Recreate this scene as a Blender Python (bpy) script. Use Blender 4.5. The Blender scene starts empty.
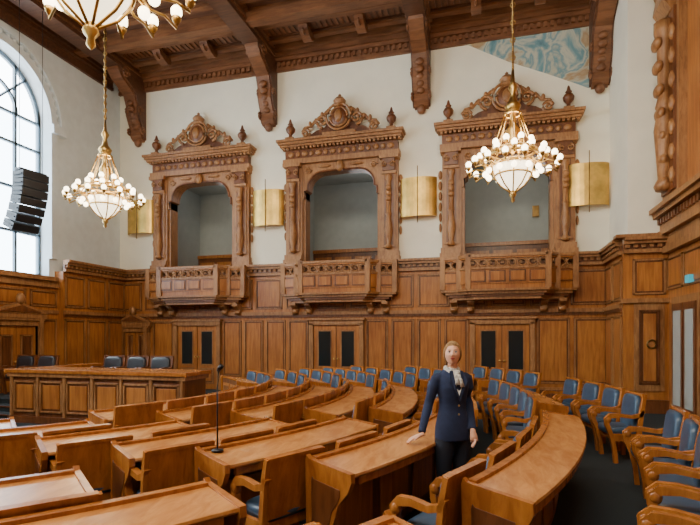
import bpy, math, random
from mathutils import Matrix, Vector
random.seed(4)
pi=math.pi
# ---------------------------------------------------------------- materials
def newmat(name):
    m=bpy.data.materials.new(name); m.use_nodes=True
    nt=m.node_tree; b=nt.nodes['Principled BSDF']
    return m,nt,b
def wood(name,c1,c2,rough=.4,scale=(1,1,1),bump=.05,grain=6):
    m,nt,b=newmat(name); N=nt.nodes; L=nt.links
    tc=N.new('ShaderNodeTexCoord'); mp=N.new('ShaderNodeMapping'); mp.inputs['Scale'].default_value=scale
    L.new(tc.outputs['Object'],mp.inputs[0])
    n=N.new('ShaderNodeTexNoise'); n.inputs['Scale'].default_value=grain; n.inputs['Detail'].default_value=7; n.inputs['Roughness'].default_value=.62; n.inputs['Distortion'].default_value=.5
    L.new(mp.outputs[0],n.inputs[0])
    n2=N.new('ShaderNodeTexNoise'); n2.inputs['Scale'].default_value=.9; n2.inputs['Detail'].default_value=2
    L.new(tc.outputs['Object'],n2.inputs[0])
    m1=N.new('ShaderNodeMath'); m1.operation='MULTIPLY_ADD'; m1.inputs[1].default_value=.45; L.new(n2.outputs[0],m1.inputs[0]); L.new(n.outputs[0],m1.inputs[2])
    r=N.new('ShaderNodeValToRGB')
    r.color_ramp.elements[0].position=.58; r.color_ramp.elements[1].position=.86
    r.color_ramp.elements[0].color=(*c2,1); r.color_ramp.elements[1].color=(*c1,1)
    L.new(m1.outputs[0],r.inputs[0]); L.new(r.outputs[0],b.inputs['Base Color'])
    bp=N.new('ShaderNodeBump'); bp.inputs['Strength'].default_value=bump; L.new(n.outputs[0],bp.inputs['Height']); L.new(bp.outputs[0],b.inputs['Normal'])
    b.inputs['Roughness'].default_value=rough
    return m
def plain(name,c,rough=.5,metal=0,emis=None,es=0,noise=0.0,nscale=4):
    m,nt,b=newmat(name)
    b.inputs['Roughness'].default_value=rough; b.inputs['Metallic'].default_value=metal
    N=nt.nodes;L=nt.links
    n=N.new('ShaderNodeTexNoise'); n.inputs['Scale'].default_value=nscale; n.inputs['Detail'].default_value=5
    tc=N.new('ShaderNodeTexCoord'); L.new(tc.outputs['Object'],n.inputs[0])
    r=N.new('ShaderNodeValToRGB'); k=1-noise
    r.color_ramp.elements[0].position=.35; r.color_ramp.elements[1].position=.65
    r.color_ramp.elements[0].color=(c[0]*k,c[1]*k,c[2]*k,1); r.color_ramp.elements[1].color=(*c,1)
    L.new(n.outputs[0],r.inputs[0]); L.new(r.outputs[0],b.inputs['Base Color'])
    if emis: b.inputs['Emission Color'].default_value=(*emis,1); b.inputs['Emission Strength'].default_value=es
    return m
W_WALL=wood('oak_panelling',(.45,.175,.040),(.27,.088,.018),.34,(2.5,2.5,.22))
W_FRAME=wood('oak_carved',(.38,.180,.065),(.21,.088,.028),.42,(2.5,2.5,.5))
W_DARK=wood('oak_dark',(.18,.060,.018),(.09,.028,.008),.36,(2,2,.3))
W_CEIL=wood('oak_ceiling',(.12,.047,.020),(.065,.023,.010),.5,(.3,2,2))
W_CEILT=wood('oak_ceiling_trim',(.22,.09,.036),(.12,.045,.017),.5,(.3,2,2))
W_TOP=wood('oak_desktop',(.60,.265,.075),(.42,.160,.038),.25,(2,.6,2))
W_CHAIR=wood('oak_chair',(.45,.160,.032),(.27,.085,.016),.25,(2,2,.6))
CREAM=plain('plaster_cream',(.83,.80,.67),.9,noise=.05,nscale=2)
STONE=plain('stone_pale',(.66,.73,.77),.85,noise=.08)
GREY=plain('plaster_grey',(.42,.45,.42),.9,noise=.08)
CARPET=plain('carpet',(.018,.028,.034),.95,noise=.3,nscale=60)
BLUE=plain('leather_blue',(.045,.090,.155),.33,noise=.25,nscale=8)
BLACK=plain('black_leather',(.02,.022,.03),.4,noise=.2)
BRASS=plain('brass',(.62,.40,.13),.35,1,noise=.3,nscale=10)
BRONZE=plain('bronze',(.28,.17,.06),.4,1,noise=.3,nscale=10)
PLATE=plain('brass_plate',(.80,.52,.14),.42,.85,noise=.35,nscale=3)
BULB=plain('bulb',(1,.95,.85),.3,emis=(1,.82,.52),es=9)
BOWL=plain('glass_bowl',(1,.95,.85),.3,emis=(1,.85,.58),es=3.2)
GLASSD=plain('dark_glass',(.015,.02,.022),.12)
GLASSL=plain('pale_glass',(.45,.50,.48),.15)
SPK=plain('speaker_black',(.02,.024,.035),.5)
MULL=plain('window_bars',(.12,.18,.24),.5)
METAL=plain('mic_metal',(.03,.03,.035),.35,.6)
NAVY=plain('navy_cloth',(.013,.024,.072),.85,noise=.2,nscale=30)
TROUS=plain('trouser_cloth',(.008,.010,.020),.8)
SKIN=plain('skin',(.74,.40,.26),.5)
HAIR=plain('hair_blonde',(.42,.24,.09),.7,noise=.45,nscale=50)
WHITE=plain('white_cloth',(.75,.75,.73),.7)
SCARF=plain('scarf_cloth',(.75,.74,.70),.8,noise=.6,nscale=45)
LIPS=plain('lips',(.5,.09,.09),.5)
EYE=plain('eye_dark',(.02,.02,.02),.2)
GREEN=plain('sign_teal',(.02,.22,.30),.4,emis=(.05,.5,.6),es=.6)
def mural():
    m,nt,b=newmat('mural_paint'); N=nt.nodes;L=nt.links
    tc=N.new('ShaderNodeTexCoord'); n=N.new('ShaderNodeTexNoise'); n.inputs['Scale'].default_value=1.3; n.inputs['Detail'].default_value=7; n.inputs['Distortion'].default_value=.7
    L.new(tc.outputs['Object'],n.inputs[0])
    r=N.new('ShaderNodeValToRGB'); cr=r.color_ramp
    cr.elements[0].position=.3; cr.elements[0].color=(.05,.15,.20,1)
    cr.elements[1].position=.75; cr.elements[1].color=(.50,.44,.30,1)
    for p,c in((.40,(.16,.30,.34)),(.47,(.50,.50,.40)),(.52,(.14,.28,.33)),(.57,(.46,.46,.36)),(.63,(.36,.24,.13))):
        e=cr.elements.new(p); e.color=(*c,1)
    L.new(n.outputs[0],r.inputs[0]); L.new(r.outputs[0],b.inputs['Base Color']); b.inputs['Roughness'].default_value=.8
    return m
MURAL=mural()
def glassm():
    m=bpy.data.materials.new('window_glass'); m.use_nodes=True; nt=m.node_tree; N=nt.nodes; L=nt.links
    N.remove(N['Principled BSDF']); o=N['Material Output']
    t=N.new('ShaderNodeBsdfTransparent'); g=N.new('ShaderNodeBsdfGlossy'); g.inputs['Roughness'].default_value=.05
    t.inputs[0].default_value=(.92,.97,1,1)
    x=N.new('ShaderNodeMixShader'); x.inputs[0].default_value=.06
    L.new(t.outputs[0],x.inputs[1]); L.new(g.outputs[0],x.inputs[2]); L.new(x.outputs[0],o.inputs[0]); return m
WGLASS=glassm()
# ---------------------------------------------------------------- builder
class B:
    def __init__(s): s.v=[];s.f=[];s.m=[];s.s=[];s.mats=[];s.M=Matrix()
    def mi(s,m):
        if m not in s.mats: s.mats.append(m)
        return s.mats.index(m)
    def add(s,vs,fs,mat,smooth=False):
        o=len(s.v); s.v+= [tuple(s.M@Vector(v)) for v in vs]; k=s.mi(mat)
        for f in fs: s.f.append([i+o for i in f]); s.m.append(k); s.s.append(smooth)
    def box(s,x0,x1,y0,y1,z0,z1,mat):
        x0,x1=min(x0,x1),max(x0,x1); y0,y1=min(y0,y1),max(y0,y1); z0,z1=min(z0,z1),max(z0,z1)
        s.add([(x0,y0,z0),(x1,y0,z0),(x1,y1,z0),(x0,y1,z0),(x0,y0,z1),(x1,y0,z1),(x1,y1,z1),(x0,y1,z1)],
              [(0,3,2,1),(4,5,6,7),(0,1,5,4),(1,2,6,5),(2,3,7,6),(3,0,4,7)],mat)
    def prism(s,poly,axis,a,b,mat):
        def P(p,t):
            return (t,p[0],p[1]) if axis=='x' else ((p[0],t,p[1]) if axis=='y' else (p[0],p[1],t))
        n=len(poly); vs=[P(p,a) for p in poly]+[P(p,b) for p in poly]
        fs=[list(range(n))[::-1],list(range(n,2*n))]+[(i,(i+1)%n,n+(i+1)%n,n+i) for i in range(n)]
        s.add(vs,fs,mat)
    def strip(s,path,hw,axis,a,b,mat):
        L=[];R=[]
        for i,p in enumerate(path):
            q0=path[max(i-1,0)];q1=path[min(i+1,len(path)-1)]
            dx,dz=q1[0]-q0[0],q1[1]-q0[1]; l=math.hypot(dx,dz) or 1
            w=hw[i] if isinstance(hw,(list,tuple)) else hw
            L.append((p[0]-dz/l*w,p[1]+dx/l*w)); R.append((p[0]+dz/l*w,p[1]-dx/l*w))
        for i in range(len(path)-1):
            s.prism([L[i],L[i+1],R[i+1],R[i]],axis,a,b,mat)
    def lathe(s,prof,c,mat,seg=16,smooth=True):
        vs=[];fs=[]
        for r,z in prof:
            for k in range(seg):
                t=2*pi*k/seg; vs.append((c[0]+r*math.cos(t),c[1]+r*math.sin(t),c[2]+z))
        for i in range(len(prof)-1):
            for k in range(seg):
                fs.append((i*seg+k,i*seg+(k+1)%seg,(i+1)*seg+(k+1)%seg,(i+1)*seg+k))
        fs.append(tuple(range(seg))[::-1]); fs.append(tuple((len(prof)-1)*seg+k for k in range(seg)))
        s.add(vs,fs,mat,smooth)
    def ell(s,c,r,mat,u=12,w=8,e=1.0):
        def sp(x,p): return math.copysign(abs(x)**p,x)
        vs=[];fs=[]
        for i in range(1,w):
            ph=-pi/2+pi*i/w
            for k in range(u):
                t=2*pi*k/u
                vs.append((c[0]+r[0]*sp(math.cos(ph),e)*sp(math.cos(t),e),c[1]+r[1]*sp(math.cos(ph),e)*sp(math.sin(t),e),c[2]+r[2]*sp(math.sin(ph),e)))
        for i in range(w-2):
            for k in range(u): fs.append((i*u+k,i*u+(k+1)%u,(i+1)*u+(k+1)%u,(i+1)*u+k))
        vs.append((c[0],c[1],c[2]-r[2])); vs.append((c[0],c[1],c[2]+r[2])); b=len(vs)-2;t_=len(vs)-1
        for k in range(u):
            fs.append((b,(k+1)%u,k)); fs.append((t_,(w-2)*u+k,(w-2)*u+(k+1)%u))
        s.add(vs,fs,mat,True)
    def tube(s,path,rad,mat,seg=8,closed=False):
        P=[Vector(p) for p in path]; n=len(P); vs=[];fs=[]
        ref=Vector((0,0,1))
        for i,p in enumerate(P):
            if closed: d=(P[(i+1)%n]-P[i-1])
            else: d=P[min(i+1,n-1)]-P[max(i-1,0)]
            d.normalize()
            a=d.cross(ref)
            if a.length<.05: a=d.cross(Vector((1,0,0)))
            a.normalize(); b=d.cross(a)
            r=rad[i] if isinstance(rad,(list,tuple)) else rad
            rr=r if isinstance(r,tuple) else (r,r)
            for k in range(seg):
                t=2*pi*k/seg; q=p+a*math.cos(t)*rr[0]+b*math.sin(t)*rr[1]; vs.append(tuple(q))
        m=n if closed else n-1
        for i in range(m):
            j=(i+1)%n
            for k in range(seg): fs.append((i*seg+k,i*seg+(k+1)%seg,j*seg+(k+1)%seg,j*seg+k))
        if not closed: fs.append(tuple(range(seg))[::-1]); fs.append(tuple((n-1)*seg+k for k in range(seg)))
        s.add(vs,fs,mat,True)
    def ring(s,c,R,r,mat,axis='y',n=16,seg=6):
        pts=[]
        for k in range(n):
            t=2*pi*k/n; a,b=R*math.cos(t),R*math.sin(t)
            pts.append((c[0]+a,c[1],c[2]+b) if axis=='y' else ((c[0]+a,c[1]+b,c[2]) if axis=='z' else (c[0],c[1]+a,c[2]+b)))
        s.tube(pts,r,mat,seg,True)
    def loft(s,secs,mat,seg=16,e=1.0):
        def sp(x,p): return math.copysign(abs(x)**p,x)
        vs=[];fs=[];n=len(secs)
        for cx,cy,z,rx,ry in secs:
            for k in range(seg):
                t=2*pi*k/seg; vs.append((cx+rx*sp(math.cos(t),e),cy+ry*sp(math.sin(t),e),z))
        for i in range(n-1):
            for k in range(seg): fs.append((i*seg+k,i*seg+(k+1)%seg,(i+1)*seg+(k+1)%seg,(i+1)*seg+k))
        fs.append(tuple(range(seg))[::-1]); fs.append(tuple((n-1)*seg+k for k in range(seg)))
        s.add(vs,fs,mat,True)
    def mesh(s,name):
        me=bpy.data.meshes.new(name); me.from_pydata(s.v,[],s.f)
        for m in s.mats: me.materials.append(m)
        me.polygons.foreach_set('material_index',s.m); me.polygons.foreach_set('use_smooth',s.s)
        me.update(); return me
    def build(s,name,loc=(0,0,0),rot=0,bevel=0,parent=None):
        o=bpy.data.objects.new(name,s.mesh(name)); bpy.context.collection.objects.link(o)
        o.location=loc; o.rotation_euler=(0,0,rot)
        if bevel:
            bm=o.modifiers.new('bevel','BEVEL'); bm.width=bevel; bm.segments=2; bm.limit_method='ANGLE'; bm.angle_limit=.8
        if parent: o.parent=parent
        return o
def inst(me,name,loc,rot,sc=1):
    o=bpy.data.objects.new(name,me); bpy.context.collection.objects.link(o); o.location=loc; o.rotation_euler=(0,0,rot); o.scale=(sc,sc,sc); return o
def spiral(cx,cz,r0,turns,start,dirn,y,n=22,r1=.02):
    return [(cx+(r0+(r1-r0)*i/n)*math.cos(start+dirn*2*pi*turns*i/n),y,cz+(r0+(r1-r0)*i/n)*math.sin(start+dirn*2*pi*turns*i/n)) for i in range(n+1)]
YB=14.6; XL=-12.2; CEN=[-9.02,-4.28,.46]; XP=3.05; XR=3.9; ZC=10.6
# ---------------------------------------------------------------- shell
b=B(); b.box(-13.5,6,-3.5,15.2,-.2,0,CARPET); b.build('floor')
b=B(); b.box(XL,XR,-3.3,-3,3.9,ZC,CREAM); b.box(XL,XR,-3.3,-2.9,0,3.9,W_WALL); b.box(XL,XR,-3.3,-2.8,3.8,3.95,W_FRAME); b.build('wall_front')
b=B()
ops=[(c-1.2,c+1.2) for c in CEN]
xs=[XL]+[v for o in ops for v in o]+[XR]
for i in range(0,len(xs),2): b.box(xs[i],xs[i+1],YB,YB+.3,0,ZC,CREAM)
for o in ops:
    b.box(o[0],o[1],YB,YB+.3,0,3.05,W_WALL); b.box(o[0],o[1],YB,YB+.3,6.9,ZC,CREAM)
for c in CEN:
    x0,x1=c-1.9,c+1.9
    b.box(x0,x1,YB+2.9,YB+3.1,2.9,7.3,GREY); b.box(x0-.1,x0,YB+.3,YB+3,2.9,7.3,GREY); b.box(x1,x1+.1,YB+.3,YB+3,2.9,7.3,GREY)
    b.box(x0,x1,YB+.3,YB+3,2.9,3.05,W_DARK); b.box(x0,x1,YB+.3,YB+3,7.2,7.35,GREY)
    b.box(x0,x1,YB+2.8,YB+2.9,3.05,4.75,W_DARK); b.box(x0,x1,YB+2.74,YB+2.9,4.7,4.82,W_WALL)
    for k in range(5): b.box(x0+.1+k*.74,x0+.7+k*.74,YB+2.76,YB+2.8,3.3,4.55,W_WALL)
    b.box(c+.9,c+1.1,YB+2.8,YB+2.9,5.6,5.95,BRONZE)
    l=bpy.data.lights.new('loggia_light','POINT'); l.energy=18; l.color=(.95,.97,1); l.shadow_soft_size=.4
    o=bpy.data.objects.new('loggia_light',l); o.location=(c+.3,YB+1.2,6.6); bpy.context.collection.objects.link(o)
b.build('wall_back')
def panel(b,x0,x1,z0,z1,y,mat=W_WALL,mat2=W_FRAME):
    t=.035
    b.box(x0-.012,x1+.012,y-.006,y,z0-.012,z1+.012,W_DARK)  # dark wood border paints the shade line around each panel
    b.box(x0,x1,y-.035,y,z0,z0+t,mat2); b.box(x0,x1,y-.035,y,z1-t,z1,mat2)
    b.box(x0,x0+t,y-.035,y,z0,z1,mat2); b.box(x1-t,x1,y-.035,y,z0,z1,mat2)
    b.box(x0+.075,x1-.075,y-.024,y,z0+.075,z1-.075,mat)
def cap(b,x0,x1,y,zt=3.93):
    b.box(x0,x1,y-.10,y,zt-.34,zt-.26,W_FRAME); b.box(x0,x1,y-.06,y,zt-.26,zt-.14,W_DARK)
    b.box(x0,x1,y-.16,y,zt-.14,zt-.07,W_FRAME); b.box(x0,x1,y-.22,y,zt-.07,zt,W_FRAME)
    n=int((x1-x0)/.16)
    for k in range(n): b.box(x0+k*.16+.03,x0+k*.16+.11,y-.12,y-.06,zt-.22,zt-.15,W_FRAME)
def wains(b,x0,x1,y0=-.1,pw=.8,skip=()):
    b.box(x0,x1,y0,0,0,3.6,W_WALL); b.box(x0,x1,y0-.05,y0,0,.28,W_DARK); b.box(x0,x1,y0-.03,y0,.28,.34,W_FRAME)
    b.box(x0,x1,y0-.09,y0,2.36,2.46,W_FRAME); b.box(x0,x1,y0-.05,y0,2.29,2.36,W_DARK)
    cap(b,x0,x1,y0)
    spans=[];cur=x0
    for a,c in sorted(skip):
        if a-cur>.2: spans.append((cur,a))
        cur=c
    if x1-cur>.2: spans.append((cur,x1))
    for a,c in spans:
        n=max(1,round((c-a)/pw)); w=(c-a)/n
        for k in range(n):
            panel(b,a+k*w+.06,a+(k+1)*w-.06,.45,2.2,y0)
    n=max(1,round((x1-x0)/1.0)); w=(x1-x0)/n
    for k in range(n): panel(b,x0+k*w+.07,x0+(k+1)*w-.07,2.56,3.48,y0)
DX=[-9.1,-4.4,.34]
b=B(); b.M=Matrix.Translation((0,YB,0)); wains(b,XL,XP,skip=[(-12.1,-10.85)]+[(x-.85,x+.85) for x in DX]); b.build('trim_1')
ML=Matrix.Translation((XL,0,0))@Matrix.Rotation(pi/2,4,'Z')
WC=[10.15,5.4,.65]; WR=1.55; ZS=7.8; ZW=3.4
b=B(); b.M=ML
ys=[15]+[v for c in WC for v in (c+WR,c-WR)]+[-3.3]
for i in range(0,len(ys),2): b.box(ys[i+1],ys[i],0,.5,0,ZC,STONE)
for c in WC:
    b.box(c-WR,c+WR,0,.5,0,ZW,STONE)
    arc=[(c+WR*math.cos(pi*k/20),ZS+WR*math.sin(pi*k/20)) for k in range(21)]
    for k in range(20):
        p,q=arc[k],arc[k+1]; b.prism([p,q,(q[0],ZC),(p[0],ZC)],'y',0,.5,STONE)
b.build('wall_left')
for i,c in enumerate(WC):
    b=B(); b.M=ML
    for r,hw,y in((WR+.1,.10,-.10),(WR+.36,.07,-.16)):
        path=[(c+r*math.cos(pi*k/28),ZS+r*math.sin(pi*k/28)) for k in range(29)]
        b.strip(path,hw,'y',y,0,STONE)
    for k in range(27):
        t=pi*(k+.5)/27; b.ell((c+(WR+.24)*math.cos(t),-.06,ZS+(WR+.24)*math.sin(t)),(.07,.05,.07),STONE,8,6)
    for s in(-1,1):
        b.box(c+s*WR,c+s*(WR+.2),-.10,0,3.95,ZS,STONE); b.box(c+s*(WR-.02),c+s*(WR+.45),-.2,0,ZS-.25,ZS,STONE)
    b.build('trim_%d'%(i+4))
    b=B(); b.M=ML
    y0,y1=.3,.38
    for k in range(5):
        x=c-WR+.04+k*(2*WR-.08)/4; zt=ZS+math.sqrt(max(0,WR**2-(x-c)**2)); b.box(x-.035,x+.035,y0,y1,ZW,zt,MULL)
    for z in(ZW+.06,4.6,5.8,7.0,ZS): b.box(c-WR,c+WR,y0,y1,z-.035,z+.035,MULL)
    b.strip([(c+(WR-.05)*math.cos(pi*k/24),ZS+(WR-.05)*math.sin(pi*k/24)) for k in range(25)],.06,'y',y0,y1,MULL)
    b.strip([(c+.8*math.cos(pi*k/24),ZS+.8*math.sin(pi*k/24)) for k in range(25)],.03,'y',y0,y1,MULL)
    for a in(.25,.5,.75):
        b.strip([(c+.1*math.cos(pi*a),ZS+.1*math.sin(pi*a)),(c+WR*math.cos(pi*a),ZS+WR*math.sin(pi*a))],.025,'y',y0,y1,MULL)
    b.box(c-WR,c+WR,.335,.345,ZW,ZS,WGLASS)
    b.box(c-WR-.05,c+WR+.05,-.3,.4,ZW-.12,ZW,W_FRAME)
    b.build('window_%d'%(i+1))
b=B(); b.M=ML; wains(b,11.9,14.5,y0=-.3)
b.box(-3,11.9,-.12,0,0,3.2,W_WALL); b.box(-3,11.9,-.2,0,3.1,3.28,W_FRAME); b.box(-3,11.9,-.16,0,2.36,2.46,W_FRAME)
for k in range(14):
    x=11.9-k-1
    if not 9.6<x+.5<11.4: panel(b,x+.07,x+.93,.45,2.2,-.12)
    panel(b,x+.07,x+.93,2.55,3.0,-.12)
b.build('trim_2')
b=B(); b.box(XP,XR+.3,12.8,YB,0,ZC,CREAM); b.box(XR,XR+.3,-3.3,12.8,0,ZC,W_WALL); b.build('wall_right')
b=B()
b.M=Matrix.Translation((0,12.8,0)); 
b.box(XP-.12,XR,-.12,0,0,3.6,W_WALL); b.box(XP-.16,XR,-.18,0,0,.3,W_DARK)
b.box(XP+.1,XR-.15,-.16,-.12,.5,2.45,W_FRAME); panel(b,XP+.2,XR-.25,.65,2.3,-.16,W_WALL,W_DARK)
b.ring((XP+.43,-.21,1.55),.09,.02,BRONZE); 
panel(b,XP+.08,XR-.12,2.66,3.45,-.12); b.box(XP-.18,XR,-.2,0,2.47,2.57,W_FRAME); cap(b,XP-.12,XR,-.12)
b.box(XP-.3,XR,-.3,0,3.93,4.0,W_FRAME)
b.M=Matrix.Translation((XP,0,0))@Matrix.Rotation(-pi/2,4,'Z')
wains(b,-YB,-12.8,y0=-.1)
b.build('trim_3')
b=B(); b.M=Matrix.Translation((XR,0,0))@Matrix.Rotation(-pi/2,4,'Z')
b.box(-12.8,3,-.06,0,0,3.6,W_WALL)
for z0,z1,y in((3.55,3.7,-.2),(3.7,3.95,-.14),(3.95,4.05,-.26),(4.05,4.35,-.2),(4.35,4.45,-.34),(4.45,4.55,-.42)): b.box(-12.8,3,y,0,z0,z1,W_FRAME)
for k in range(90): b.box(-12.75+k*.17,-12.66+k*.17,-.26,-.2,4.2,4.33,W_DARK)
for k in range(14): panel(b,-10.6+k,-9.75+k,.45,2.3,-.06); panel(b,-12.7+k,-11.8+k,2.75,3.45,-.06)
for x0 in(-12.75,-8.0,-3.2):
    b.box(x0,x0+1.0,-.16,0,4.55,ZC,W_FRAME); b.box(x0+.12,x0+.88,-.22,-.16,4.8,8.6,W_DARK)
    b.lathe([(.16,0),(.2,.1),(.12,.25),(.16,.8),(.2,1.3),(.13,1.7),(.17,1.8),(.12,2.0),(.14,3.2),(.2,3.4),(.2,3.6)],(x0+.5,-.28,4.85),W_FRAME,12)
    for k in range(7):
        b.ell((x0+.5,-.3-.02*k,5.0+k*.5),(.22,.1,.14),W_FRAME,10,6)
        for s in(-1,1): b.ell((x0+.5+s*.3,-.22,5.1+k*.5),(.1,.07,.18),W_FRAME,8,6)
    b.prism([(0,8.5),(-.25,8.55),(-.4,8.8),(-.35,9.1),(-.5,9.5),(-.85,9.8),(-1.1,10.1),(-1.1,10.6),(0,10.6)],'x',x0+.15,x0+.85,W_FRAME)
b.build('trim_7')
b=B(); b.M=Matrix.Translation((XR,0,0))@Matrix.Rotation(-pi/2,4,'Z')
b.box(-12.25,-10.75,-.14,-.06,0,2.55,W_FRAME); 
for x0 in(-12.12,-11.47): b.box(x0,x0+.6,-.17,-.14,.05,2.4,W_DARK); b.box(x0+.1,x0+.5,-.18,-.16,.3,2.25,GLASSL)
b.build('door_6')
b=B(); b.box(XR-.16,XR-.07,11.2,11.42,2.78,2.93,GREEN); b.build('exit_sign')
# ceiling
b=B(); b.box(-12.7,XR+.3,-3.3,15,ZC,ZC+.2,W_CEIL)
b.build('ceiling')
BX=[-11.4,-6.62,-1.87,2.8]
b=B()
for k,y in enumerate([13.95,13.2,12.0,11.4,10.8,9.6,8.4,7.2,6.0,4.8,3.6,2.4,1.2,0,-1.2]):
    b.box(-12.2,XR,y-.09,y+.09,ZC-.12,ZC,W_CEILT)
    b.box(-12.2,XR,y-.15,y+.15,ZC-.05,ZC,W_CEIL)
for k in range(100):
    b.box(-12.2+k*.16,-12.11+k*.16,13.4,13.75,ZC-.03,ZC,W_DARK)
for z0,z1,y in((9.92,10.02,.08),(10.02,10.2,.05),(10.2,10.3,.16),(10.3,10.42,.24),(10.42,10.6,.36)):
    b.box(XL,XP,YB-y,YB,z0,z1,W_CEILT); b.box(XL,XL+y,-3,YB-.4,z0,z1,W_CEIL)
for k in range(88): b.box(XL+k*.172+.03,XL+k*.172+.12,YB-.12,YB-.05,10.06,10.19,W_CEILT)
for x in BX:
    b.box(x-.26,x+.26,-3,14.3,ZC-.42,ZC,W_CEIL); b.box(x-.34,x+.34,-3,14.3,ZC-.1,ZC,W_CEILT); b.box(x-.3,x+.3,-3,14.3,ZC-.30,ZC-.24,W_CEILT)
b.box(-12.2,XR,12.45,12.75,ZC-.35,ZC,W_CEILT)
for i in range(3):
    for t in(.33,.67):
        x=BX[i]+(BX[i+1]-BX[i])*t
        b.prism([(13.9,10.48),(13.3,10.48),(13.35,10.36),(13.55,10.26),(13.75,10.22),(13.9,10.3)],'x',x-.13,x+.13,W_CEILT)
        b.ring((x,13.42,10.36),.08,.035,W_CEILT,'x')
b.build('ceiling_beams')
for x in BX:
    b=B(); b.M=Matrix.Translation((x,YB,0))
    prof=[(0,8.25),(-.12,8.3),(-.22,8.42),(-.2,8.6),(-.3,8.75),(-.42,9.0),(-.42,9.3),(-.55,9.6),(-.85,9.78),(-1.1,9.9),(-1.3,10.1),(-1.35,10.35),(0,10.35)]
    b.prism(prof,'x',-.2,.2,W_CEILT)
    b.prism([(p[0]*.93,p[1]+.06) for p in prof[:-1]]+[(0,10.3)],'x',-.25,.25,W_CEIL)
    for s in(-1,1):
        X=s*.25
        for(cy,cz,r)in((-.2,8.55,.13),(-.3,9.2,.13),(-1.0,10.1,.18)):
            b.tube([(X,q[0],q[2]) for q in spiral(cy,cz,r,1.6,0,1,0,18)],.035,W_CEILT,6)
    for k in range(5): b.ell((0,-.24-.07*k,8.7+.17*k),(.13,.09,.1),W_CEILT,8,6)
    b.ell((0,-.1,8.22),(.13,.1,.14),W_CEILT)
    b.build('ceiling_corbel',bevel=.012)
b=B(); b.prism([(-.6,9.93),(2.55,9.93),(2.55,8.3),(1.6,8.78),(.5,9.3)],'y',YB-.03,YB,MURAL); b.build('wall_mural')
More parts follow.
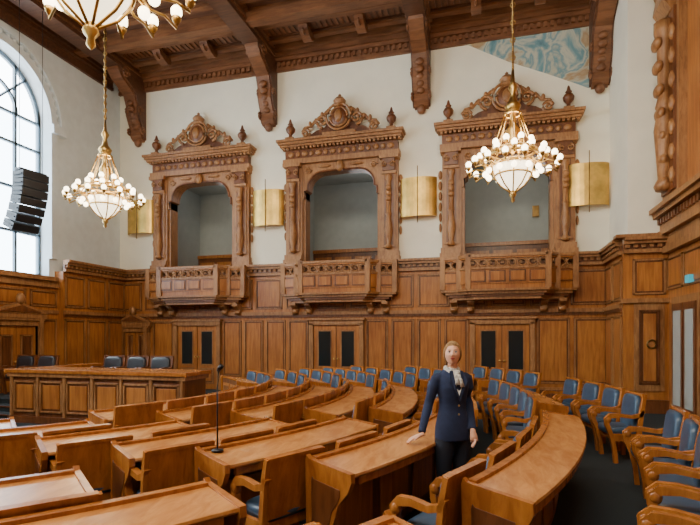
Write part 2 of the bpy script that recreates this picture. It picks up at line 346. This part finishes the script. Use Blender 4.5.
# ---------------------------------------------------------------- portals
def portal(cx):
    b=B()
    F=W_FRAME
    for s in(-1,1):
        b.box(s*1.2,s*1.74,-.16,0,3.9,6.95,F); b.box(s*1.28,s*1.68,-.20,-.16,4.3,6.45,F); b.box(s*1.34,s*1.62,-.205,-.16,4.36,6.4,W_DARK)  # pilaster inset darkened by colour to stand in for recess shade
        b.box(s*1.24,s*1.8,-.26,0,3.9,4.05,F); b.box(s*1.22,s*1.77,-.22,0,4.05,4.2,F)
        b.lathe([(.08,0),(.11,.05),(.06,.16),(.1,.32),(.13,.52),(.1,.72),(.07,.95),(.095,1.0),(.07,1.06),(.08,1.6),(.07,1.95),(.11,2.02),(.11,2.12)],(s*1.48,-.24,4.25),F,12)
        for k in range(3): b.ell((s*1.48,-.32,6.0-k*.16),(.09,.05,.08),F,8,6)
        b.box(s*1.27,s*1.7,-.26,0,6.42,6.5,F); b.box(s*1.3,s*1.66,-.3,0,6.5,6.85,W_DARK); b.box(s*1.22,s*1.78,-.34,0,6.85,6.96,F)
        for q in(-.11,.11): b.tube(spiral(s*1.48+q,6.68,.09,1.5,pi/2,1 if q<0 else -1,-.33,14),.022,F,5)
        for k in range(6): b.ell((s*(1.80-.0*k),-.05,6.3-k*.3),(.06-.004*k,.05,.13),F,8,6)
        b.box(s*1.12,s*1.22,-.08,.3,3.1,6.4,F)
    arc=[(1.12,5.9),(1.12,6.12),(1.04,6.16)]+[(.54+.5*math.cos(pi/2*k/8),6.2+.48*math.sin(pi/2*k/8)) for k in range(0,9)]
    right=[(1.25,5.9)]+arc+[(0,6.70),(0,6.97),(1.25,6.97)]
    b.prism(right,'y',-.13,.3,F); b.prism([(-x,z) for x,z in right],'y',-.13,.3,F)
    for sx in(1,-1): b.tube([(sx*x,-.15,z) for x,z in arc]+[(0,-.15,6.70)],.03,W_DARK,6)  # dark bead along the spandrel edge, shade put into the colour
    b.ell((0,-.2,6.78),(.13,.1,.17),F); 
    for sx in(1,-1):
        b.tube(spiral(sx*1.02,6.76,.11,1.4,0,sx,-.15,14),.03,F,5); b.ell((sx*.5,-.15,6.84),(.22,.05,.05),F,8,6)
    b.box(-1.8,1.8,-.26,0,6.95,7.1,F); b.box(-1.74,1.74,-.2,0,7.1,7.38,W_DARK)  # frieze ground in dark wood imitates shade behind the carving
    for k in range(15):
        x=-1.54+k*.22; b.ell((x,-.22,7.24),(.07 if k%2 else .1,.04,.08),F,8,6)
    for k in range(30): b.box(-1.78+k*.122,-1.71+k*.122,-.32,-.2,7.38,7.44,F)
    b.box(-1.86,1.86,-.36,0,7.44,7.5,F); b.box(-1.9,1.9,-.42,0,7.5,7.57,F); b.box(-1.94,1.94,-.48,0,7.57,7.64,F)
    Y=-.2
    b.box(-.5,.5,-.34,-.02,7.64,7.78,F)
    for s in(-1,1):
        side=[(0,7.64),(0,8.2),(s*.33,8.16),(s*.48,7.98),(s*.75,7.9),(s*.95,7.78),(s*1.2,7.74),(s*1.3,7.64)]
        b.prism(side,'y',-.2,-.08,W_DARK)
        b.tube(spiral(s*.52,8.14,.2,1.6,-pi/2,s,Y-.06),.045,F,6)
        b.tube(spiral(s*1.06,7.84,.16,1.6,-pi/2,-s,Y-.06),.04,F,6)
        b.tube([(s*.3,Y,8.5),(s*.42,Y,8.42),(s*.6,Y,8.25),(s*.78,Y,8.2),(s*.9,Y,8.05),(s*1.1,Y,8.03),(s*1.2,Y,7.9)],[.04,.05,.05,.045,.04,.04,.03],F,6)
        for k in range(5): b.ell((s*(.36+.19*k),Y-.03,8.42-.12*k+(.05 if k%2 else 0)),(.055,.05,.09),F,8,6)
        b.box(s*1.56-.13,s*1.56+.13,-.36,-.1,7.64,7.74,F)
        b.lathe([(.09,0),(.05,.06),(.045,.1),(.13,.2),(.15,.28),(.11,.35),(.05,.38),(.09,.42),(.05,.47),(.03,.56),(.0,.6)],(s*1.56,-.23,7.74),W_DARK,12)
    b.ell((0,Y-.08,8.2),(.27,.12,.34),W_DARK,16,10); b.ring((0,Y-.12,8.2),.27,.04,F); b.ring((0,Y-.14,8.2),.38,.035,F)
    b.ell((0,Y-.17,8.2),(.13,.08,.19),F)
    b.lathe([(.16,0),(.2,.05),(.15,.1),(.19,.2),(.12,.29),(.03,.33),(.05,.37),(.0,.42)],(0,Y-.02,8.5),F,12)
    return b.build('balcony_portal',(cx,YB,0),bevel=.01)
def segbox(b,p,q,th,z0,z1,mat,shr=0):
    P=Vector((p[0],p[1]));Q=Vector((q[0],q[1])); d=(Q-P); L=d.length; d/=L; n=Vector((d.y,-d.x))
    P=P+d*shr;Q=Q-d*shr
    c=[P-n*th[0],Q-n*th[0],Q+n*th[1],P+n*th[1]]
    b.prism([(v.x,v.y) for v in c],'z',z0,z1,mat)
def balcony(cx):
    b=B(); F=W_FRAME
    pts=[(-1.7,0),(-1.7,-.34),(-1.25,-.42),(-1.0,-.72),(1.0,-.72),(1.25,-.42),(1.7,-.34),(1.7,0)]
    def sc(k): return [(x*k,y*(k if k<1 else k+.04)) for x,y in pts]
    for k,z0,z1,m in((.84,2.70,2.77,F),(.90,2.77,2.84,W_DARK),(.96,2.84,2.91,F),(1.02,2.91,2.97,F),(.97,2.97,3.1,W_WALL)):
        b.prism(sc(k),'z',z0,z1,m)
    for i in range(len(pts)-1):
        p,q=pts[i],pts[i+1]; L=math.dist(p,q)
        segbox(b,p,q,(.08,0),3.1,3.5,W_WALL)
        if L>.4:
            n=max(1,round(L/.55)); 
            for k in range(n):
                a=[p[j]+(q[j]-p[j])*(k+.08)/n for j in(0,1)]; c=[p[j]+(q[j]-p[j])*(k+.92)/n for j in(0,1)]
                segbox(b,a,c,(0,.012),3.14,3.46,W_DARK); segbox(b,a,c,(0,.03),3.18,3.42,W_WALL,.04)
        segbox(b,p,q,(.09,.03),3.48,3.54,F); segbox(b,p,q,(.1,.05),3.8,3.88,F); segbox(b,p,q,(.1,.02),3.76,3.8,W_WALL)
        n=max(1,round(L/.25)); ang=math.atan2(q[1]-p[1],q[0]-p[0])
        old=b.M
        for k in range(n):
            x=p[0]+(q[0]-p[0])*(k+.5)/n; y=p[1]+(q[1]-p[1])*(k+.5)/n
            b.M=old@Matrix.Translation((x,y,3.65))@Matrix.Rotation(ang,4,'Z')@Matrix.Translation((0,.04,0))
            b.ring((0,0,0),.095,.026,F,'y',14,5)
            b.box(L/n/2-.015,L/n/2+.015,-.02,.02,-.12,.12,F)
        b.M=old
    for p in pts: b.box(p[0]-.07,p[0]+.07,max(p[1]-.05,-.9),min(p[1]+.09,0),2.97,3.91,F)
    for x in(-1.4,-.95,.95,1.4):
        b.prism([(0,2.36),(-.1,2.38),(-.16,2.46),(-.14,2.54),(-.26,2.6),(-.34,2.64),(-.34,2.72),(0,2.72)],'x',x-.09,x+.09,F)
        b.ell((x,-.16,2.46),(.11,.08,.08),F,8,6)
    return b.build('balcony',(cx,YB-.12,0),bevel=.008)
for c in CEN: portal(c); balcony(c)
# ---------------------------------------------------------------- doors
def door(x,y,name,rot=0,w=.72,h=2.05,ped=False,glass=True):
    b=B(); W=w+.13
    b.box(-W,-w,-.12,0,0,h+.05,W_FRAME); b.box(W,w,-.12,0,0,h+.05,W_FRAME); b.box(-W,W,-.12,0,h,h+.14,W_FRAME); b.box(-W-.05,W+.05,-.18,0,h+.14,h+.2,W_FRAME)
    b.box(-w,w,-.02,0,0,h,W_DARK)
    for s in(-1,1):
        x0,x1=(s*.012,s*(w-.012)) ; 
        b.box(x0,x1,-.05,0,.02,h-.012,W_WALL)
        a,c=min(x0,x1)+.16,max(x0,x1)-.16
        if glass:
            b.box(a-.03,c+.03,-.075,-.05,.78,1.9,W_FRAME); b.box(a,c,-.08,-.06,.82,1.86,GLASSD)
        else: panel(b,a-.05,c+.05,.85,1.75,-.05,W_DARK)
        panel(b,a-.05,c+.05,.2,.68,-.05)
        b.lathe([(.015,0),(.03,.01),(.03,.04),(.01,.06)],(s*.06,-.1,1.02),BRASS,8)
    if ped:
        b.box(-W-.1,W+.1,-.2,0,h+.2,h+.32,W_FRAME)
        b.prism([(-W-.15,h+.32),(W+.15,h+.32),(0,h+.62)],'y',-.22,0,W_FRAME); b.prism([(-W+.1,h+.36),(W-.1,h+.36),(0,h+.54)],'y',-.25,0,W_DARK)
        b.ell((0,-.2,h+.7),(.12,.1,.16),W_FRAME)
        for s in(-1,1): b.box(s*w,s*(w+.12),-.2,0,0,h+.2,W_FRAME)
    b.build(name,(x,y,0),rot,bevel=.006)
for i,x in enumerate(DX): door(x,YB-.11,'door_%d'%(i+1))
door(-11.45,YB-.11,'door_4',w=.42,h=1.85,ped=True,glass=False)
door(XL+.13,10.5,'door_5',rot=pi/2,w=.6,h=2.0,ped=True,glass=False)
# ---------------------------------------------------------------- sconces
for x in(-11.25,-6.62,-1.95,2.50):
    b=B(); w=.52
    pts=[(w*math.sin(t),-.12-.22*math.cos(t)) for t in[(-pi/2+pi*k/14) for k in range(15)]]
    for k in range(14):
        p,q=pts[k],pts[k+1]
        b.prism([p,q,(q[0]*.96,q[1]+.03),(p[0]*.96,p[1]+.03)],'z',-.55,.55,PLATE)
    b.box(-.1,.1,-.3,0,-.06,.06,BRONZE); b.tube([(0,-.36,-.75),(0,-.36,.85)],.012,BRONZE,6)
    b.lathe([(.08,0),(.08,.3)],(0,-.12,.1),BULB,8)
    b.build('wall_sconce',(x,YB,5.68))
# ---------------------------------------------------------------- chandeliers
b=B()
H=ZC-4.95
b.tube([(0,0,1.75),(0,0,H-.15)],.022,BRONZE,6); b.lathe([(.05,-.2),(.16,-.08),(.2,0)],(0,0,H),BRONZE,12)
for k in range(22): b.ring((0,0,1.85+k*.165),.045,.014,BRASS,'y' if k%2 else 'x',8,4)
b.lathe([(.02,.2),(.1,.3),(.06,.42),(.14,.62),(.07,.75),(.05,.95),(.12,1.02),(.15,1.1),(.07,1.2),(.04,1.35),(.09,1.45),(.04,1.55),(.02,1.8)],(0,0,0),BRASS,14)
b.ring((0,0,.12),.55,.03,BRASS,'z',32); b.ring((0,0,.24),.42,.025,BRASS,'z',28); b.ring((0,0,.0),.38,.035,BRASS,'z',28); b.ring((0,0,.95),.15,.02,BRASS,'z',16)
b.lathe([(0.0,-.5),(.06,-.47),(.2,-.38),(.31,-.22),(.36,-.05),(.37,0)],(0,0,0),BOWL,20)
b.lathe([(0,-.72),(.04,-.68),(.03,-.62),(.07,-.57),(.05,-.5),(.02,-.48)],(0,0,0),BRASS,10)
for k in range(8):
    t=2*pi*k/8; c,s=math.cos(t),math.sin(t)
    b.tube([(.375*c,.375*s,0),(.335*c,.335*s,-.22),(.22*c,.22*s,-.385),(.05*c,.05*s,-.52)],.014,BRASS,5)
    b.tube([(.42*c,.42*s,.24),(.3*c,.3*s,.5),(.15*c,.15*s,.95)],.013,BRASS,5)
b.ring((0,0,-.2),.335,.018,BRASS,'z',24)
def arm(t,r0,z0,r1,z1):
    c,s=math.cos(t),math.sin(t)
    P=[(r0,z0),(r0+(r1-r0)*.35,z0-.1),(r0+(r1-r0)*.7,z0-.08),(r1,z1-.16),(r1,z1-.1)]
    b.tube([(r*c,r*s,z) for r,z in P],.014,BRASS,5)
    b.lathe([(.02,-.12),(.045,-.08),(.05,-.055)],(r1*c,r1*s,z1),BRASS,8)
    b.ell((r1*c,r1*s,z1),(.056,.056,.063),BULB,10,7)
for k in range(16): arm(2*pi*(k+.5)/16,.4,0,.82,.02)
for k in range(12): arm(2*pi*k/12,.42,.2,.6,.22)
for k in range(8): arm(2*pi*(k+.5)/8,.3,.35,.34,.42)
for k in range(12):
    t=2*pi*k/12; b.ell((.5*math.cos(t),.5*math.sin(t),-.14),(.055,.055,.06),BULB,10,7)
    b.tube([(.38*math.cos(t),.38*math.sin(t),0),(.5*math.cos(t),.5*math.sin(t),-.08)],.012,BRASS,5)
CH=b.mesh('chandelier')
for i,(x,y) in enumerate([(.43,9.97),(-8.6,9.8),(-3.25,3.54)]):
    inst(CH,'chandelier',(x,y,4.95 if i<2 else 4.88),.1*i)
    l=bpy.data.lights.new('chandelier_light','POINT'); l.energy=280; l.color=(1,.80,.54); l.shadow_soft_size=.5
    o=bpy.data.objects.new('chandelier_light',l); o.location=(x,y,5.6); bpy.context.collection.objects.link(o)
# ---------------------------------------------------------------- speakers
b=B()
for k in range(7):
    b.M=Matrix.Translation((-.03*k*k*.35,0,-.2*k))@Matrix.Rotation(.07*k,4,'Y')
    b.box(-.2,.2,-.34,.34,-.095,.095,SPK); b.box(.2,.215,-.32,.32,-.08,.08,METAL); b.box(-.16,.16,-.36,.36,-.015,.015,METAL)
b.M=Matrix(); b.tube([(0,-.3,.1),(0,-.3,4.8)],.008,METAL,5); b.tube([(0,.3,.1),(0,.3,4.8)],.008,METAL,5); b.box(-.1,.1,-.35,.35,.1,.16,METAL)
b.build('hanging_loudspeaker_array',(-11.25,10.25,5.76),-.15)
# ---------------------------------------------------------------- podium
b=B()
b.box(-9.3,-5.3,8.0,8.7,0,1.0,W_DARK); b.box(-9.38,-5.22,7.92,8.78,1.0,1.07,W_CHAIR); b.box(-9.34,-5.26,7.95,8.75,.92,1.0,W_FRAME); b.box(-9.34,-5.26,7.96,8.74,0,.14,W_DARK)
b.M=Matrix.Translation((0,8.0,0))
for k in range(6): panel(b,-9.2+k*.65,-8.65+k*.65,.22,.84,0,W_WALL)
for k in range(7): b.box(-9.28+k*.65,-9.22+k*.65,-.04,0,.14,.92,W_FRAME)
b.M=Matrix(); b.box(-9.3,-9.1,8.78,10.2,.34,1.0,W_WALL); b.box(-9.36,-9.04,8.79,10.25,1.0,1.07,W_CHAIR)
b.build('speaker_podium',bevel=.008)
b=B(); b.box(-11.4,-6.6,8.78,10.9,0,.335,CARPET); b.box(-11.0,-9.45,8.4,8.78,0,.23,CARPET); b.box(-11.0,-9.45,8.05,8.4,0,.12,CARPET)
b.box(-11.0,-9.45,8.38,8.41,.22,.24,W_DARK); b.box(-11,-9.45,8.03,8.06,.11,.13,W_DARK)
b.build('podium_platform')
# ---------------------------------------------------------------- chairs
def chair(cush,wd,name,h=.86,ky=1.0):
    b=B(); b.M=Matrix.Diagonal((1,ky,1,1)); D=b.M.copy()
    for s in(-1,1):
        x0,x1=s*.27-.028,s*.27+.028
        b.strip([(-.13,0),(-.15,.2),(-.19,.38),(-.245,.52),(-.25,.6),(-.2,.645),(-.08,.655),(.08,.635),(.19,.66),(.225,.72)],[.028,.026,.026,.03,.034,.034,.026,.024,.026,.02],'x',x0,x1,wd)
        b.strip([(.17,0),(.17,.45),(.2,.7),(.24,h)],[.026,.028,.026,.022],'x',x0,x1,wd)
        b.box(x0+.01,x1-.01,-.17,.18,.30,.40,wd)
        b.ell((s*.27,-.235,.59),(.04,.05,.055),wd,10,8)
    b.box(-.25,.25,-.17,.18,.31,.38,wd)
    b.ell((0,-.01,.43),(.245,.215,.065),cush,20,8,.45)
    b.M=D@Matrix.Translation((0,.175,.66))@Matrix.Rotation(-.12,4,'X')
    b.ell((0,-.01,0),(.245,.05,h-.68),cush,20,8,.45)
    b.box(-.26,.26,.03,.055,-.25,h-.66,wd); b.box(-.28,.28,.0,.06,h-.68,h-.65,wd)
    return b.mesh(name)
CHM=chair(BLUE,W_CHAIR,'chamber_chair',.86,.8); CHF=chair(BLUE,W_CHAIR,'chamber_chair',.93,.8); CHB=chair(BLUE,W_CHAIR,'chamber_chair',.94,1.0); DCH=chair(BLACK,W_DARK,'podium_chair',.92)
for x,y in((-10.9,9.6),(-10.25,9.6),(-8.6,9.9),(-7.95,9.9),(-7.3,9.9)): inst(DCH,'podium_chair',(x,y,.34),-.0 )
# ---------------------------------------------------------------- desks
C=(-8.5,7.0)
def P(r,t): return (C[0]+r*math.cos(t),C[1]+r*math.sin(t))
def sweep(b,prof,r,t0,t1,n,mat):
    m=len(prof); vs=[];fs=[]
    for i in range(n+1):
        t=t0+(t1-t0)*i/n
        for dr,z in prof:
            x,y=P(r+dr,t); vs.append((x,y,z))
    for i in range(n):
        for k in range(m): fs.append((i*m+k,(i+1)*m+k,(i+1)*m+(k+1)%m,i*m+(k+1)%m))
    fs.append(tuple(range(m))); fs.append(tuple(n*m+k for k in range(m))[::-1])
    b.add(vs,fs,mat)
def bx(a,c,z0,z1): return [(a,z0),(c,z0),(c,z1),(a,z1)]
def desk(r,t0,t1,name='curved_desk'):
    if t1-t0<.06: return
    L=(t1-t0)*r; n=max(4,int(L/.2)); b=B()
    sweep(b,[(-.18,.765),(.2,.72),(.21,.735),(.205,.755),(-.16,.80),(-.18,.795)],r,t0,t1,n,W_TOP)
    sweep(b,bx(-.2,-.165,.04,.78),r,t0,t1,n,W_DARK); sweep(b,bx(-.215,-.155,.78,.825),r,t0,t1,n,W_CHAIR); sweep(b,bx(-.22,-.16,0,.1),r,t0,t1,n,W_DARK)
    sweep(b,bx(-.16,-.04,.60,.74),r,t0+.01,t1-.01,n,W_DARK)
    sweep(b,bx(.15,.19,.66,.725),r,t0+.01,t1-.01,n,W_CHAIR)
    sweep(b,bx(-.08,-.06,.05,.62),r,t0+.01,t1-.01,n,W_DARK)
    q=max(1,round(L/.62))
    for k in range(q):
        a=t0+(t1-t0)*(k+.1)/q; c=t0+(t1-t0)*(k+.9)/q
        sweep(b,bx(-.215,-.2,.2,.68),r,a,c,4,W_WALL); sweep(b,bx(-.225,-.21,.26,.62),r,a+.012,c-.012,4,W_DARK)
        sweep(b,bx(-.06,-.045,.14,.56),r,a,c,4,W_WALL)
    e=.045/r
    prof=[(-.22,0),(.12,0),(.12,.06),(.06,.16),(.05,.36),(.10,.52),(.19,.62),(.225,.70),(.22,.765),(-.2,.815),(-.225,.84),(-.24,.8)]
    sweep(b,prof,r,t0-e,t0,1,W_CHAIR); sweep(b,prof,r,t1,t1+e,1,W_CHAIR)
    pr=[(p[0]*.62-.02,.1+p[1]*.7) for p in prof]
    sweep(b,pr,r,t0-e-.006/r,t0-e,1,W_DARK); sweep(b,pr,r,t1+e,t1+e+.006/r,1,W_DARK)
    b.build(name,bevel=.006)
rows=[4.45,5.15,5.85,6.55,7.27,8.14,9.35]
d2=pi/180
ends=[-37*d2,-29.5*d2,-22.5*d2,-16*d2,-11.8*d2,-6.5*d2,-2*d2]
WP=Vector((-.33,4.78))
for i,r in enumerate(rows):
    ne=2.78 if i<6 else 2.5; ns=3.52 if i<6 else 3.2
    near_end=math.asin((ne-7)/r) if r>4.3 else 0
    blocks=[(-66*d2,near_end),(math.asin((ns-7)/r),ends[i]),(ends[i]+.8/r,20*d2),(20*d2+.75/r,52*d2 if i<6 else 40*d2)]
    for bi,(t0,t1) in enumerate(blocks):
        if i==5 and bi==3: t1=46*d2
        desk(r,t0+.05/r,t1-.05/r)
        rc=rows[i+1]-.45 if i<6 else r+.95
        me=(CHM if bi<2 else CHF) if i<6 else CHB
        if i==5: rc=rows[6]-.47
        n=int((t1-t0)*rc/(.60 if i<6 else .64))
        if n<1: continue
        for k in range(n):
            t=t0+(t1-t0)*(k+.5)/n; x,y=P(rc,t)
            if i==5 and (Vector((x,y))-WP).length<.46: continue
            if math.hypot(x,y)<1.6 or (i==6 and y<3.1): continue
            inst(me,'chamber_chair',(x,y,0),t-pi/2+(random.uniform(-.06,.06) if i==6 else 0))
b=B(); b.lathe([(.05,0),(.05,.012),(.015,.02)],(0,0,0),METAL,14); b.tube([(0,0,.01),(0,0,.5),(.01,0,.66)],.007,METAL,6); b.tube([(.01,0,.66),(.05,-.02,.70)],[.018,.02],METAL,8)
mx,my=P(7.16,math.asin((3.7-7)/7.16)); b.build('gooseneck_microphone',(mx,my,.80))
# ---------------------------------------------------------------- woman
W=bpy.data.objects.new('woman',None); bpy.context.collection.objects.link(W); W.location=(WP.x,WP.y,0); W.rotation_euler=(0,0,math.radians(32))
def part(b,name,rm=0,sm=0,loc=(0,0,0),rot=None):
    o=b.build(name,parent=W); o.location=loc
    if rot: o.rotation_euler=rot
    if rm:
        m=o.modifiers.new('fuse','REMESH'); m.mode='VOXEL'; m.voxel_size=rm; m.use_smooth_shade=True
        m=o.modifiers.new('smooth','SMOOTH'); m.iterations=sm; m.factor=.5
    return o
b=B()
b.loft([(0,.0,.78,.165,.122),(0,0,.84,.167,.122),(0,0,.90,.163,.12),(0,0,.98,.146,.112),(0,0,1.06,.126,.10),(0,0,1.12,.124,.10),(0,-.006,1.20,.138,.112),(0,-.010,1.27,.148,.118),(0,0,1.34,.155,.102),(0,.01,1.385,.138,.082),(0,.015,1.415,.10,.066),(0,.018,1.445,.056,.054)],NAVY,28,.9)
RA=[(-.12,.01,1.365),(-.158,.012,1.345),(-.184,.02,1.27),(-.215,.05,1.12),(-.28,.0,.98),(-.335,-.05,.87)]
LA=[(.12,.01,1.365),(.158,.012,1.345),(.182,.02,1.25),(.198,.05,1.11),(.175,-.03,.98),(.148,-.11,.88)]
for A in(RA,LA): b.tube(A,[.046,.052,.050,.044,.039,.035],NAVY,14)
part(b,'jacket',.009,6)
b=B()
for s in(-1,1):
    b.loft([(s*.085,.02,.07,.055,.06),(s*.085,.015,.3,.06,.065),(s*.088,0,.5,.07,.078),(s*.085,0,.72,.085,.1),(s*.08,0,.84,.085,.10),(s*.06,0,.90,.08,.09)],TROUS,16)
part(b,'trousers',.014,4)
b=B()
for s in(-1,1): b.ell((s*.09,-.035,.035),(.042,.115,.035),BLACK,14,8,.8); b.box(s*.09-.03,s*.09+.03,.03,.08,0,.04,BLACK)
part(b,'shoes')
b=B()
b.add([(-.035,-.070,1.43),(.035,-.070,1.43),(.045,-.118,1.32),(.0,-.136,1.2),(-.045,-.118,1.32)],[(0,1,2,3,4)],WHITE)
for s in(-1,1):
    q=[(s*.036,-.072,1.425),(s*.066,-.070,1.42),(s*.088,-.118,1.33),(s*.05,-.132,1.26),(0,-.142,1.15),(s*.036,-.125,1.31)]
    b.add(q+[(x,y-.007,z) for x,y,z in q],[(0,1,2,3,4,5),(11,10,9,8,7,6)]+[(i,(i+1)%6,6+(i+1)%6,6+i) for i in range(6)],NAVY)
b.ell((0,-.128,1.11),(.010,.006,.010),BRASS,8,6); b.ell((0,-.126,1.03),(.010,.006,.010),BRASS,8,6)
b.tube([(.060*math.cos(t),.012+.060*math.sin(t),1.440+.010*math.sin(t)) for t in [2*pi*k/16 for k in range(16)]],.017,SCARF,8,True)
b.tube([(.066*math.cos(t),.004+.066*math.sin(t),1.418+.014*math.sin(t)) for t in [2*pi*k/16 for k in range(16)]],.018,SCARF,8,True)
b.ell((.01,-.078,1.398),(.026,.020,.022),SCARF,12,8)
b.tube([(.01,-.088,1.39),(.026,-.118,1.34),(.028,-.142,1.28)],[(.012,.010),(.020,.009),(.024,.005)],SCARF,8)
b.tube([(.0,-.088,1.39),(-.018,-.118,1.345),(-.022,-.138,1.30)],[(.012,.010),(.018,.009),(.020,.005)],SCARF,8)
part(b,'blouse')
def hand(o,d,up):
    b=B(); o=Vector(o); d=Vector(d).normalized(); up=Vector(up)
    sd=d.cross(up).normalized(); up=sd.cross(d).normalized()
    b.tube([o-d*.03,o,o+d*.04,o+d*.085],[(.024,.021),(.026,.018),(.036,.015),(.038,.012)],SKIN,12)
    for k,(off,L) in enumerate(((-.027,.060),(-.009,.072),(.010,.068),(.026,.054))):
        p=o+d*.075+sd*off; q=p+d*L*.5-up*.005; r=q+d*L*.38-up*.014
        b.tube([p,q,r,r+d*.006-up*.005],[.0092,.0088,.008,.004],SKIN,8)
    p=o+d*.025-sd*.028; b.tube([p,p+d*.03-sd*.022,p+d*.06-sd*.028-up*.006],[.012,.0105,.007],SKIN,8)
    return b
part(hand((-.35,-.065,.852),(-.9,.1,-.30),(0,0,1)),'hand_right')
part(hand((.145,-.122,.865),(-.08,-.45,-1),(1,0,0)),'hand_left')
def head():
    b=B(); vs=[];fs=[];u=48;w=40
    for i in range(w+1):
        ph=-pi/2+pi*i/w
        for k in range(u):
            t=2*pi*k/u; x=math.cos(ph)*math.cos(t); y=math.cos(ph)*math.sin(t); z=math.sin(ph)
            X=.072*x; Yy=.092*y; Z=.115*z
            if z<0: 
                f=1-.26*(-z)**1.6; X*=f
                if y<0: Yy*=1-.04*(-z)
                else: Yy*=1-.35*(-z)
            if y<0:
                g=lambda cx,cz,sx,sz:math.exp(-((X-cx)/sx)**2-((Z-cz)/sz)**2)
                Yy-=.019*g(0,-.026,.011,.012)+.012*g(0,-.006,.008,.020)+.006*(g(.011,-.031,.006,.006)+g(-.011,-.031,.006,.006))
                Yy+=.009*(g(.029,.006,.015,.010)+g(-.029,.006,.015,.010))
                Yy-=.005*g(0,-.056,.022,.010)+.011*g(0,-.095,.020,.014)
                Yy+=.003*g(0,-.072,.02,.006)
                Yy-=.005*(g(.040,-.025,.018,.018)+g(-.040,-.025,.018,.018))
            vs.append((X,Yy,Z))
    for i in range(w):
        for k in range(u): fs.append((i*u+k,i*u+(k+1)%u,(i+1)*u+(k+1)%u,(i+1)*u+k))
    b.add(vs,fs,SKIN,True)
    for s in(-1,1):
        b.ell((s*.029,-.0775,.006),(.0125,.0075,.0062),WHITE,12,8); b.ell((s*.029,-.0836,.006),(.0058,.003,.0058),EYE,10,6)
        b.tube([(s*.013,-.090,.024),(s*.028,-.0915,.0285),(s*.044,-.082,.024)],[(.0018,.0012),(.0030,.0018),(.0012,.001)],HAIR,6)
        b.tube([(s*.015,-.083,.010),(s*.029,-.0868,.0135),(s*.043,-.078,.009)],[.0012,.0020,.001],EYE,5)
        b.ell((s*.073,.010,-.008),(.008,.017,.029),SKIN,10,8)
    b.tube([(-.022,-.083,-.056),(-.008,-.0935,-.0535),(0,-.094,-.0545),(.008,-.0935,-.0535),(.022,-.083,-.056)],[.001,.0035,.003,.0035,.001],LIPS,8)
    b.tube([(-.020,-.083,-.0575),(0,-.0935,-.0615),(.020,-.083,-.0575)],[.001,.0045,.001],LIPS,8)
    b.tube([(0,.02,-.17),(0,.015,-.10),(0,.01,-.04)],[.046,.043,.046],SKIN,14)
    vs=[];fs=[];u=44;w=24
    for i in range(w+1):
        for k in range(u):
            t=2*pi*k/u; c=-math.sin(t)
            zl=.52 if c>.8 else (.52-1.25*(.8-c) if c>.0 else -.48-.25*min(1,-c*1.5))
            phl=math.asin(max(-.9,min(.9,zl))); ph=pi/2+(phl-pi/2)*i/w
            edge=1.0 if i<w else .93
            tp=1.07+.012*math.sin(t*20+i*.15)*(i/w)
            x=math.cos(ph)*math.cos(t);y=math.cos(ph)*math.sin(t);z=math.sin(ph)
            f=1-.26*max(0,-z)**1.6
            vs.append((.079*x*f*edge*tp,(.096*y+.006)*edge*tp,.123*z*(1 if z<0 else 1.02)+.001))
    for i in range(w):
        for k in range(u): fs.append((i*u+k,(i+1)*u+k,(i+1)*u+(k+1)%u,i*u+(k+1)%u))
    b.add(vs,fs,HAIR,True)
    for j in range(17):
        a=pi*j/16; c=math.cos(a); sn=math.sin(a)
        P=[]
        for q in range(6):
            v=q/5; yy=-.076*sn*(1-v)+.100*v+.004*(1-sn); 
            ex=math.sqrt(max(.02,1-min(.98,((yy-.006)/.104))**2)) if abs(yy-.006)<.103 else .14
            P.append((.081*c*ex*(1-.25*v),yy,(.012+.116*sn*ex)*(1-v*.35)-.02*v+(-.02 if sn<.2 else 0)*(1-v)))
        b.tube(P,[.004,.010,.013,.013,.011,.007],HAIR,6)
    b.ell((0,.065,-.035),(.056,.048,.048),HAIR,14,10)
    b.ell((0,.120,-.012),(.046,.038,.045),HAIR,14,10); b.ring((0,.124,-.012),.033,.016,HAIR,'y',14,6)
    for s in(-1,1): b.tube([(s*.072,-.022,.03),(s*.076,-.012,.0),(s*.073,-.008,-.035)],[.008,.007,.002],HAIR,6)
    return b
part(head(),'head',loc=(0,-.005,1.572),rot=(math.radians(-12),0,math.radians(-28)))
# ---------------------------------------------------------------- light
w=bpy.data.worlds.new('sky'); bpy.context.scene.world=w; w.use_nodes=True
bg=w.node_tree.nodes['Background']; bg.inputs[0].default_value=(.86,.94,1,1); bg.inputs[1].default_value=14
def area(n,loc,rot,sx,sy,e,c):
    l=bpy.data.lights.new(n,'AREA'); l.shape='RECTANGLE'; l.size=sx; l.size_y=sy; l.energy=e; l.color=c
    o=bpy.data.objects.new(n,l); o.location=loc; o.rotation_euler=rot; bpy.context.collection.objects.link(o)
area('added_fill',(-3,0,9.9),(math.radians(42),0,0),9,3,1300,(1,.92,.78))  # added soft fill from above, not a fitting of the hall
l=bpy.data.lights.new('sun','SUN'); l.energy=4.0; l.angle=math.radians(20); l.color=(1,.95,.88)
o=bpy.data.objects.new('sun',l); o.rotation_euler=Vector((-1,-.15,.75)).to_track_quat('Z','Y').to_euler(); bpy.context.collection.objects.link(o)
cd=bpy.data.cameras.new('camera'); cam=bpy.data.objects.new('camera',cd); bpy.context.collection.objects.link(cam)
cam.location=(0,0,1.75); cam.rotation_euler=(pi/2,0,math.radians(15.4)); cd.sensor_width=36; cd.lens=505/700*36; cd.shift_y=72.5/700; cd.clip_start=.05
bpy.context.scene.camera=cam
